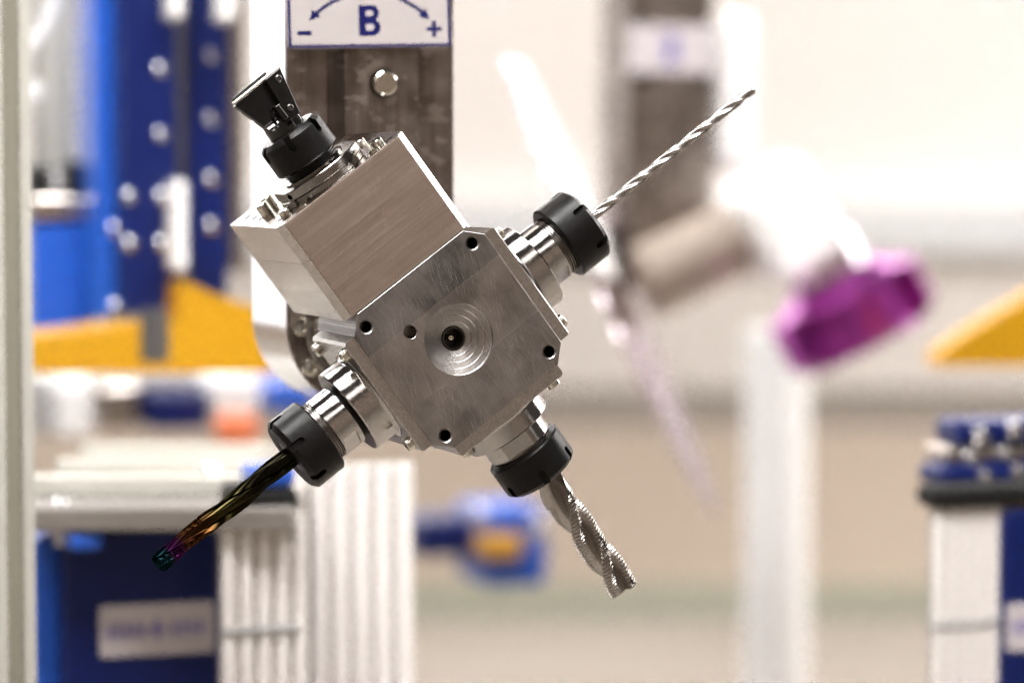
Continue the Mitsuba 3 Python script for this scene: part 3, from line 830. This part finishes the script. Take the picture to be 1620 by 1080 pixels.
pa = at(20, 800, YT); pb2 = at(462, 800, YT)
tb_ = tm(rbox(pb2[0] - pa[0], .52, .020, .003, ((pa[0] + pb2[0])/2, YT + .26, TZ - .011)))
tk = put('machine_table', tb_, 'table_steel', label='flat grey steel machine table above the navy housing', category='machine table')
for k in range(3):
    yy = YT + .08 + .14*k
    wbox([pa[0], yy, TZ + .0005], [pb2[0] - .05, yy + .035, TZ + .014], 'dull_aluminium', tk + '__clamp_rail')
lb2 = ['left one of two small chrome knobs on the machine table', 'right one of two small chrome knobs on the machine table', 'small chrome knob near the profile post on the table']
for k, (px, py, R) in enumerate(((316, 765, .008), (334, 750, .009), (95, 806, .010))):
    o = at(px, py, YT + .04 if py > 780 else YT + .12)
    put('chrome_knob', lathe([(0, -.03), (R*.5, -.03), (R*.5, -.008), (R*.9, -.004), (R, 0), (R*.8, R*.6), (R*.4, R*.9), (0, R)], 24), 'chrome', frame(o, EX, -HN, EZ), smooth=40, label=lb2[k], category='knob')

# navy housings with a label each, and ribbed bellows
def bellows(key, pl, pr, pt, pb, Y, n, label):
    P = at(pl, pb, Y); top = at(pl, pt, Y)[2]
    d = at(pr, pb, 1.0) - EYE
    s = np.linalg.solve(np.array([[EX[0], -d[0]], [EX[1], -d[1]]]), (EYE - P)[:2])[0]
    h = top - P[2]; w = s/n
    F = frame(P, EX, EZ, HN)
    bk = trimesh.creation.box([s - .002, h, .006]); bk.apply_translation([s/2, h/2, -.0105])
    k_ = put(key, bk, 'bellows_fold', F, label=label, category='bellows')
    for k in range(n):       # one stiff rib per fold, rounded, with a dark fold between two ribs
        a = np.linspace(0, math.pi, 9)
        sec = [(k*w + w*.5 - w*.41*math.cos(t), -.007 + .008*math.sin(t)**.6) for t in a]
        rb = mextr([(x, -z) for x, z in sec], 0, h).transform(np.array([[1, 0, 0, 0], [0, 0, 1, 0], [0, -1, 0, 0]], float))
        put(k_ + '__rib', rb, 'bellows_cloth', F, smooth=50)
    return F, s, h


def plate_label(holder, F, x, y, w, h, txt=True):
    M = F @ pose([x, y, .0004], [0, 0, 1], [1, 0, 0])
    put(holder + '__label_plate', extr(sbox(0, 0, w, h).buffer(-.004).buffer(.004), 0, .0012), 'label_white', M)
    star = Polygon([(.0, .5), (.14, .14), (.5, 0), (.14, -.14), (0, -.5), (-.14, -.14), (-.5, 0), (-.14, .14)])
    star = affinity.translate(affinity.scale(star, h*.42, h*.52, origin=(0, 0)), w*.5, h*.5)
    put(holder + '__emblem', extr(star, .0012, .0016), 'label_purple', M)
    bars = [sbox(w*a, h*.36, w*(a + .045), h*.64) for a in (.07, .14, .21, .28, .35, .62, .70, .78, .86)]
    put(holder + '__lettering', trimesh.util.concatenate([extr(q, .0012, .0016) for q in bars]), 'label_purple', M, kind='stuff')


m, F, s = mblock(106, 352, 838, 1240, YH, .06, .006); hk_ = put('machine_housing', m, 'navy_paint', label='navy blue machine housing with white label plate at lower left', category='machine housing')
o = at(160, 1043, YH); ux = np.linalg.inv(F) @ np.append(o, 1)
plate_label(hk_, F, ux[0], ux[1], (350 - 162)/4500*YH*1.0, 84/4500*YH)
m, F, s = mblock(56, 104, 850, 1240, YH + .03, .05, .006); put('lit_machine_flank', m, 'blue_paint', label='machine flank in a brighter blue for its lit side, between the profile post and navy housing', category='machine flank')  # lighter blue stands for the lit left face of the housing
m, F, s = mblock(110, 165, 842, 874, YH - .05, .04, .01); put('clamp_lever', m, 'blue_paint', label='bright blue lever on the top left corner of the navy housing', category='lever')
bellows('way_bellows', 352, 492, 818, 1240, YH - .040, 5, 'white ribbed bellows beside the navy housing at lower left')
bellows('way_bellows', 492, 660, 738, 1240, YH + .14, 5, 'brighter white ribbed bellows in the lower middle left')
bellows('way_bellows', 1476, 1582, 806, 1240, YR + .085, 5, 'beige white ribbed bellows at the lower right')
m, F, s = mblock(372, 476, 772, 818, YH - .048, .06, .01); put('rubber_cover', m, 'black_rubber', label='black cap on top of the ribbed bellows beside the navy housing', category='cover')
m, F, s = mblock(400, 470, 740, 772, YH - .045, .05, .01); put('blue_motor', m, 'blue_paint', label='small blue motor on the black cap at lower left', category='motor')
m, F, s = mblock(352, 474, 994, 1006, YH - .043, .006, .002); put('bellows_band', m, 'grey_paint', label='thin grey band across the ribbed bellows at lower left', category='band')
m, F, s = mblock(1474, 1582, 984, 995, YR + .082, .006, .002); put('bellows_band', m, 'grey_paint', label='thin grey band across the ribbed bellows at lower right', category='band')
m, F, s = mblock(1584, 1760, 806, 1240, YR + .10, .05, .006); hr = put('machine_housing', m, 'navy_paint', label='navy blue machine housing with white label at the lower right edge', category='machine housing')
o = at(1588, 1030, YR + .1); ux = np.linalg.inv(F) @ np.append(o, 1)
plate_label(hr, F, ux[0] + .002, ux[1], (350 - 162)/4500*YR, 80/4500*YR)
m, F, s = mblock(1478, 1760, 770, 806, YR + .075, .04, .01); put('rubber_cover', m, 'black_rubber', label='black cap over the ribbed bellows at the right edge', category='cover')
# motor on the right machine
for k, (a, b_, t, bt_, mt, lb) in enumerate(((1490, 1760, 738, 770, 'navy_paint', 'lower blue motor base on the right black cap'), (1500, 1760, 706, 738, 'steel_plate', 'grey motor body between the blue parts at right'), (1515, 1760, 664, 706, 'navy_paint', 'upper blue motor cover at the right edge'))):
    m, F, s = mblock(a, b_, t, bt_, YR + .12 + .01*k, .05, .012); kk = put('servo_motor', m, mt, label=lb, category='motor')
    for j in range(2):
        dome_on(kk, F, .022 + .034*j + .02*(k == 0), s[1]*(.4 + .2*j), R=.008, mat='chrome')

# blue bracket in the middle
YM = 4.0
m, F, s = mblock(662, 770, 822, 884, YM, .12, .012); bkk = put('blue_bracket', m, 'navy_paint', label='blue bracket arm with yellow knob below the tool head', category='bracket')
m, F, s = mblock(766, 868, 806, 930, YM - .02, .14, .012); put(bkk + '__end_block', m, 'blue_paint')
dome_on(bkk, F, s[0]*.80, s[1]*.76, R=.014, mat='chrome')
dome_on(bkk, F, -.01, s[1]*.92, R=.012, mat='chrome')
m, F, s = mblock(762, 832, 850, 888, YM - .08, .05, .012); put(bkk + '__knob', m, 'yellow_paint')

# second machine at mid right: arm, sign, spindle box, saw blade, purple cutter
Y2 = 3.77
def on_plane2(px, py, off=0.0, o=None):
    o = at(1060, 300, Y2) if o is None else o
    d = at(px, py, 1.0) - EYE
    t = ((o + HN*off - EYE) @ HN) / (d @ HN)
    return EYE + d*t


o2 = on_plane2(1060, 395)
F2a = frame(o2, EX, EZ, HN)
RA2 = .0600
A2K = 'rear_upright'
tag(A2K, 'out of focus brown steel arm with a small white sign right of the drill', 'machine arm')
put(A2K + '__column', mextr(stadium(RA2, .42), -.10, 0), 'brushed_arm_steel', F2a, smooth=25)
put(A2K + '__rib', rbox(.054, .33, .02, .003, (.002, .05 + .165, .006)), 'brushed_arm_steel', F2a, smooth=30)
sp0 = np.linalg.inv(F2a) @ np.append(on_plane2(1062, 78, .02), 1)
put('rear_axis_sign', rbox(.121, .064, .003, .001, (sp0[0], sp0[1], .018)), 'label_white', F2a, label='blurred white sign on the rear arm, top centre right', category='sign')
put('rear_axis_sign__letter', rbox(.018, .040, .001, .0004, (sp0[0], sp0[1], .0201)), 'label_purple', F2a)
# horizontal spindle box turned 25 degrees, carrying the saw blade on its left
c25, s25 = math.cos(D2(24)), math.sin(D2(24))
F2h = frame(o2 + HN*.07, c25*EX + s25*EZ, -s25*EX + c25*EZ, HN)
H2 = 'rear_tool_head'
tag(H2, 'blurred grey and white second tool head hanging from the rear arm', 'tool head')
put(H2 + '__gearbox', lathe([(0, -.075), (.036, -.075), (.038, -.073), (.038, .075), (.036, .077), (0, .077)], 64), 'tan_paint', F2h @ pose([0, 0, 0], [1, 0, 0], [0, 0, 1]), smooth=30)
put(H2 + '__gearbox', rbox(.14, .03, .06, .004, (0, -.046, -.02)), 'tan_paint', F2h, smooth=30)
q = on_plane2(1236, 350, .10)
F2w = frame(q, math.cos(D2(-58))*EX + math.sin(D2(-58))*EZ, -math.sin(D2(-58))*EX + math.cos(D2(-58))*EZ, HN)
put(H2 + '__spindle_cover', rbox(.145, .108, .11, .022, seg=16), 'white_paint', F2w, smooth=40)
put(H2 + '__collar', lathe([(0, -.04), (.030, -.04), (.030, .03), (0, .03)], 48), 'chrome', F2w @ pose([.07, 0, 0], [1, 0, 0], [0, 0, 1]), smooth=30)
m, F, s = mblock(1132, 1204, 20, 270, Y2 + .06, .10, .02); put('white_guard', m, 'white_paint', label='tall white guard right of the rear brown arm', category='guard')
# purple cutter
pc = on_plane2(1338, 478, .10)
axd = (at(1265, 350, Y2) - at(1335, 482, Y2)); axd /= np.linalg.norm(axd)
Mp = pose(pc, axd, HN)
cutp = lathe([(0, -.062), (.085, -.062), (.100, -.054), (.108, -.044), (.108, .012), (.098, .020), (.078, .026), (.062, .040), (0, .040)], 48)
for k in range(5):
    cutp = cutp - mbox(.085, .062, .085, (.120, 0, -.030)).rotate([0, 0, 72*k + 30])
pk = put('purple_cutter', cutp, 'purple_anodised', Mp, smooth=30, label='blurred purple anodised milling cutter below the white spindle cover', category='milling cutter')
put(pk + '__hub', lathe([(0, .0401), (.052, .0401), (.052, .082), (.034, .105), (0, .105)], 48), 'pale_steel', Mp, smooth=30)
# circular saw blade seen almost edge on: tall ellipse (800,75) - (1130,805)
s0, s1_ = on_plane2(808, 95, .12), on_plane2(1128, 800, .12)
sc_ = (s0 + s1_)/2; ld = (s1_ - s0); Rs = np.linalg.norm(ld)/2; ld /= np.linalg.norm(ld)
vw = sc_ - EYE; vw /= np.linalg.norm(vw)
pn = np.cross(ld, vw); pn /= np.linalg.norm(pn)
nrm = math.cos(D2(3.2))*pn - math.sin(D2(3.2))*vw
Mw = pose(sc_, nrm, ld)
nt = 48
ring_ = []
for k in range(nt):
    a = 2*math.pi*k/nt; ring_ += [(Rs*math.cos(a), Rs*math.sin(a)), ((Rs - .012)*math.cos(a + .02), (Rs - .012)*math.sin(a + .02)), ((Rs - .010)*math.cos(a + .07), (Rs - .010)*math.sin(a + .07))]
sk = put('saw_blade', extr(Polygon(ring_), -.0018, .0018), 'pale_steel', Mw, label='large blurred saw blade seen almost edge-on behind the drill', category='saw blade')
put(sk + '__clamp_flange', lathe([(0, -.010), (.06, -.010), (.06, .010), (0, .010)], 48) , 'steel_plate', Mw, smooth=30)
gd = Polygon([((Rs*.97)*math.cos(a), (Rs*.97)*math.sin(a)) for a in np.linspace(D2(105), D2(255), 40)] + [(.055*math.cos(a), .055*math.sin(a)) for a in np.linspace(D2(255), D2(105), 12)])
put(sk + '__guard', extr(gd, .004, .012), 'white_paint', Mw)  # added white half disc: bright reflection on the upper blade as colour
# white pillar below the purple cutter
pp = at(1230, 540, 4.6)
put('white_pillar', lathe([(0, -1.35), (.052, -1.35), (.052, .02), (0, .02)], 64), 'white_paint', frame(pp, EX, -HN, EZ), smooth=30, label='white round pillar below the purple cutter', category='pillar')
